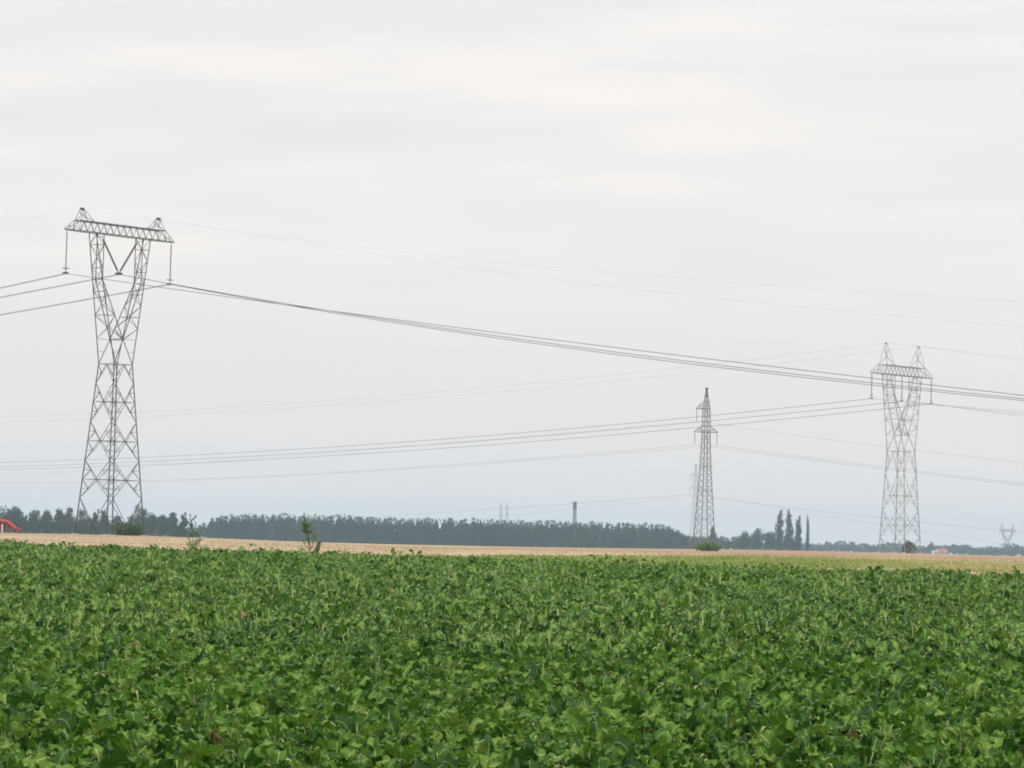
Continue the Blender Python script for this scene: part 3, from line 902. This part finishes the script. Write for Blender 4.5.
for i, (px, y, ty, wp, kind, lab) in enumerate(right):
    x = xat(px, y); z = gz(x, y); h = EYE + (530 + .0201 * px - ty) * y / FOC - z
    tree('poplar_tree' if kind == 'spire' else 'broadleaf_tree', x, y, h, wp * y / FOC * (1.1 if kind != 'round' else 1.6), kind, 1300, .5 if wp > 5 else .34, M_FARLEAF, lab, group=GR, seed=140 + i)

x = xat(128, 362); tree('green_bush', x, 362.5, 2.15, 3.7, 'bush', 2600, .14, M_BUSH, 'rounded fresh green bush inside the base of the tall left pylon', 'bush', seed=300)
x = xat(708, 440); tree('green_bush', x, 440, 1.75, 4.0, 'bush', 2200, .15, M_BUSH, 'low green bush in front of the foot of the slim lattice pylon', 'bush', seed=301)
x = xat(907, 640); tree('dark_bush', x, 640, 3.3, 4.0, 'bush', 1800, .17, M_BROWNLEAF, 'dark brownish bush behind the base of the pale eared pylon', 'bush', seed=302)


# weeds standing above the crop
def weed(x, y, h, label, seed, dense):
    r = np.random.default_rng(seed)
    root = empty('tall_weed', (x, y, gz(x, y))); tag(root, label, 'weed', 'tall weeds at the far edge of the crop')
    m = MB(); V, n0 = [], 0
    tips = []
    bend = r.normal(0, .07, 2)
    st = [np.array([bend[0] * f * f * h * 2, bend[1] * f * f * h, f * h]) for f in np.linspace(0, 1, 9)]
    m.tube(st, list(np.linspace(.022, .006, 9)), 5)
    for i in range(dense):
        f = r.uniform(.12, .95); b = st[min(7, int(f * 8))]
        a = r.uniform(0, 2 * PI); l = (.16 + .32 * (1 - f)) * h * r.uniform(.6, 1.1)
        e = b + np.array([math.cos(a) * l * .6, math.sin(a) * l * .6, l * r.uniform(.35, .9)])
        mid_ = (b + e) / 2 + np.array([math.cos(a) * .04, math.sin(a) * .04, -.02])
        m.tube([b, mid_, e], [.010, .008, .004], 4)
        tips += [(b, e)]
    m.build('stems', M_BARK, root)
    C, D = [], []
    for b, e in tips + [(st[4], st[8])] * 2:
        for k in range(30):
            C.append(seg(b, e, r.uniform(.2, 1.1)) + r.normal(0, .028, 3)); D.append(r.normal(0, 1, 3))
    C = np.array(C); D = np.array(D); D /= np.linalg.norm(D, axis=1)[:, None]
    t2 = np.cross(D, r.normal(0, 1, D.shape)); t2 /= np.linalg.norm(t2, axis=1)[:, None]
    s = r.uniform(.03, .075, len(C))[:, None]
    q = np.stack([C - D * s, C - t2 * s * .42, C + D * s, C + t2 * s * .42], 1).reshape(-1, 3)
    np_mesh('leaves', q, np.arange(len(q)).reshape(-1, 4), M_WEED, var=np.repeat(r.random(len(C)), 4), smooth=False, parent=root)


x = xat(194, 143); weed(x, 143, 2.0, 'spindly tall weed with few leaves at the crop edge right of the tall left pylon', 61, 13)
x = xat(311, 139); weed(x, 139, 2.1, 'bushy tall weed at the crop edge in front of the wood', 62, 22)
x = xat(318, 139); weed(x, 139.3, .95, 'short low weed just right of the foot of the bushy tall weed', 63, 9)

# ------------------------------------------------------------------ red farm implement at the left edge
Yi = 372.
x = xat(3, Yi)
imp = empty('farm_implement', (x, Yi, gz(x, Yi) + .0)); tag(imp, 'red farm implement with a sloping arm parked at the left edge beyond the stubble', 'farm machine')
m = MB(); m.tube([(-1.9, 0, 1.55), (-.3, 0, 1.62), (.75, 0, 1.42)], .19, 6); m.tube([(.75, 0, 1.42), (1.45, 0, .75), (2.3, 0, .32)], [.21, .21, .15], 6); m.build('main_beam', M_RED, imp)
m = MB()
for s in (-1, 1):
    m.bar((-1.6, s * .9, .75), (1.3, s * .9, .72), .07)
m.bar((-1.6, -.95, .75), (-1.6, .95, .75), .07); m.bar((-.1, -.95, .75), (-.1, .95, .75), .07); m.bar((1.3, -.95, .72), (1.3, .95, .72), .07)
m.bar((-.1, 0, .75), (-.1, 0, 1.6), .07); m.bar((.75, 0, 1.4), (.6, .5, .74), .06); m.bar((.75, 0, 1.4), (.6, -.5, .74), .06)
m.build('frame', M_DKRED, imp)
m = MB(); m.box((-.75, .3, 1.1), (1.5, .06, .75)); m.box((.65, .3, .98), (1.1, .06, .5)); m.build('guard_panel', M_DKRED, imp)
for i, xx in enumerate((-1.3, -.5, .3, 1.0)):
    for s in (-.75, .75):
        m = MB(); m.tube([(xx, s, .72), (xx + .22, s, .5), (xx + .16, s, .22), (xx - .08, s, -.03)], [.04, .045, .04, .02], 5); m.build('tine', M_RED, imp)
for s in (-.55, .55):
    m = MB(); m.tube([(1.95, s - .09, .3), (1.95, s + .09, .3)], .3, 14); w_o = m.build('wheel', M_RUBBER, imp)
    m = MB(); m.tube([(1.95, s - .1, .3), (1.95, s + .1, .3)], .16, 10); m.build('rim', M_RED, w_o)
m = MB(); m.bar((1.95, -.6, .3), (1.95, .6, .3), .05); m.bar((1.95, 0, .3), (2.25, 0, .42), .06); m.build('axle', M_RED, imp)
m = MB(); m.box((.15, -.98, .55), (.12, .08, 1.15)); m.box((.15, -.98, .0), (.26, .2, .05)); m.build('parking_stand', M_WHITE, imp)

# ------------------------------------------------------------------ red roofed house on the horizon
Yh = 2000.
x = xat(941, Yh)
hs = empty('farmhouse', (x, Yh, gz(x, Yh)), math.radians(12)); tag(hs, 'small red roofed house with pale walls on the horizon at right', 'house')
m = MB(); m.box((0, 0, 1.3), (7, 5.4, 2.7)); m.poly([(-3.5, -2.7, 2.65), (-3.5, 2.7, 2.65), (-3.5, 0, 4.6), (3.5, -2.7, 2.65), (3.5, 2.7, 2.65), (3.5, 0, 4.6)], [(0, 2, 1), (3, 4, 5)]); m.build('wall', M_WALL, hs)
m = MB()
for s in (-1, 1):
    vs = [(-3.8, s * 3.1, 2.45), (3.8, s * 3.1, 2.45), (3.8, 0, 4.78), (-3.8, 0, 4.78)]
    m.poly(vs + [(a, b, c - .16) for a, b, c in vs], [(0, 1, 2, 3), (7, 6, 5, 4), (0, 4, 5, 1), (1, 5, 6, 2), (3, 2, 6, 7), (0, 3, 7, 4)])
rf = m.build('roof', M_ROOF, hs)
m = MB(); m.box((2.0, 0, 4.95), (.6, .6, 1.2)); m.build('chimney', M_ROOF, rf)
for wx in (-2.2, 2.0):
    m = MB(); m.box((wx, -2.73, 1.5), (1.1, .1, 1.1)); wo = m.build('window', M_WHITE, hs)
    m = MB(); m.box((wx, -2.79, 1.5), (.9, .06, .9)); m.build('pane', M_GLASS, wo)
m = MB(); m.box((0, -2.73, 1.05), (1.0, .1, 2.0)); m.build('door', M_DKRED, hs)
x = xat(934.5, 1997)
sh = empty('shed', (x, 1997, gz(x, 1997)), math.radians(12)); tag(sh, 'low white shed beside the left end of the red roofed house', 'shed')
m = MB(); m.box((0, 0, 1.6), (3.2, 4, 3.3)); m.build('wall', M_WALL, sh)
m = MB(); m.box((0, 0, 3.4), (3.6, 4.4, .25), 0, 0, .9); m.build('roof', M_WHITE, sh)
m = MB(); m.box((0, -2.03, 1.2), (1.6, .08, 2.2)); m.build('door', M_DKRED, sh)

# ------------------------------------------------------------------ haze
hm = bpy.data.materials.new('haze_air'); hm.use_nodes = True
nt = hm.node_tree; nt.nodes.clear()
out = nt.nodes.new('ShaderNodeOutputMaterial'); pv = nt.nodes.new('ShaderNodeVolumePrincipled')
pv.inputs['Color'].default_value = (.64, .83, 1.0, 1); pv.inputs['Density'].default_value = 1.75e-4; pv.inputs['Anisotropy'].default_value = .1
nt.links.new(pv.outputs[0], out.inputs['Volume'])
m = MB(); zlo = float(GV[:, 2].min()) - 1.; zhi = 48.
m.box((0, 2250, (zlo + zhi) / 2), (8400, 5100, zhi - zlo))
hz_ = m.build('haze', hm); tag(hz_, 'pale haze filling the air between the fields and the horizon', 'haze', kind='stuff')

# ------------------------------------------------------------------ sky and light
W = bpy.data.worlds.new('World'); S.world = W; W.use_nodes = True
nt = W.node_tree; nt.nodes.clear()
out = nt.nodes.new('ShaderNodeOutputWorld'); bg = nt.nodes.new('ShaderNodeBackground'); bg.inputs['Strength'].default_value = .1
sky = nt.nodes.new('ShaderNodeTexSky'); sky.sky_type = 'NISHITA'; sky.sun_disc = False
SUN_EL, SUN_AZ = math.radians(48), math.radians(205)       # azimuth clockwise from +Y: behind the camera, to its left
sky.sun_elevation = SUN_EL; sky.sun_rotation = SUN_AZ
sky.air_density = 1.; sky.dust_density = 3.
tc = nt.nodes.new('ShaderNodeTexCoord')
mp = nt.nodes.new('ShaderNodeMapping'); mp.inputs['Scale'].default_value = (1, 1, 7); mp.inputs['Rotation'].default_value = (0, math.radians(2), 0)
n1 = nt.nodes.new('ShaderNodeTexNoise'); n1.inputs['Scale'].default_value = 7.; n1.inputs['Detail'].default_value = 5; n1.inputs['Roughness'].default_value = .52
n2 = nt.nodes.new('ShaderNodeTexNoise'); n2.inputs['Scale'].default_value = 2.2; n2.inputs['Detail'].default_value = 3
nt.links.new(tc.outputs['Generated'], mp.inputs[0]); nt.links.new(mp.outputs[0], n1.inputs['Vector']); nt.links.new(mp.outputs[0], n2.inputs['Vector'])
r1 = ramp(nt, [(.30, (.83, .83, .84)), (.45, (.88, .87, .87)), (.55, (.93, .90, .875)), (.70, (1.02, .95, .89))])
nt.links.new(n1.outputs['Fac'], r1.inputs[0])
sep = nt.nodes.new('ShaderNodeSeparateXYZ'); nt.links.new(tc.outputs['Generated'], sep.inputs[0])
r2 = ramp(nt, [(.0, (.835, .80, .80)), (.055, (.83, .82, .82)), (.13, (.93, .915, .90)), (.22, (.95, .95, .95)), (.6, (1.45, 1.45, 1.45))])
nt.links.new(sep.outputs['Z'], r2.inputs[0])
mr2 = nt.nodes.new('ShaderNodeMapRange'); mr2.inputs[1].default_value = .15; mr2.inputs[2].default_value = .35; mr2.inputs[3].default_value = 1.; mr2.inputs[4].default_value = 0.
nt.links.new(sep.outputs['Z'], mr2.inputs[0])
mr = nt.nodes.new('ShaderNodeMapRange'); mr.inputs[1].default_value = .04; mr.inputs[2].default_value = .13; mr.inputs[3].default_value = .12; mr.inputs[4].default_value = .85
nt.links.new(sep.outputs['Z'], mr.inputs[0])
mxc = nt.nodes.new('ShaderNodeMix'); mxc.data_type = 'RGBA'
mm = nt.nodes.new('ShaderNodeMath'); mm.operation = 'MULTIPLY'; nt.links.new(mr.outputs[0], mm.inputs[0]); nt.links.new(mr2.outputs[0], mm.inputs[1])
nt.links.new(mm.outputs[0], mxc.inputs[0]); nt.links.new(r2.outputs[0], mxc.inputs[6]); nt.links.new(r1.outputs[0], mxc.inputs[7])
sc_ = nt.nodes.new('ShaderNodeVectorMath'); sc_.operation = 'SCALE'; sc_.inputs['Scale'].default_value = 10.
nt.links.new(mxc.outputs[2], sc_.inputs[0])
mxs = nt.nodes.new('ShaderNodeMix'); mxs.data_type = 'RGBA'; mxs.inputs[0].default_value = .96
nt.links.new(sky.outputs[0], mxs.inputs[6]); nt.links.new(sc_.outputs[0], mxs.inputs[7])
nt.links.new(mxs.outputs[2], bg.inputs['Color']); nt.links.new(bg.outputs[0], out.inputs['Surface'])

sl = bpy.data.lights.new('sun', 'SUN'); sl.energy = 1.4; sl.angle = math.radians(11); sl.color = (1, .96, .90)
so = bpy.data.objects.new('sun', sl); COL.objects.link(so)
so.rotation_euler = (math.radians(90) - SUN_EL, 0, PI - SUN_AZ); so.location = (-20, -30, 60)

# ------------------------------------------------------------------ camera
cam = bpy.data.cameras.new('camera'); cam.sensor_width = 36; cam.lens = FOC / 1024 * 36
cam.clip_start = .5; cam.clip_end = 20000
co_ = bpy.data.objects.new('camera', cam); COL.objects.link(co_)
co_.location = (0, 0, EYE)
from mathutils import Matrix
pitch = math.atan((540.2 - 384) / FOC); roll = math.radians(1.15)
co_.rotation_euler = (Matrix.Rotation(PI / 2 + pitch, 3, 'X') @ Matrix.Rotation(roll, 3, 'Z')).to_euler()
S.camera = co_
S.view_settings.view_transform = 'Standard'; S.view_settings.look = 'None'; S.view_settings.exposure = 0; S.view_settings.gamma = 1
S.view_settings.use_curve_mapping = False
S.cycles.max_bounces = 6; S.cycles.volume_bounces = 2
S.cycles.filter_width = 1.9
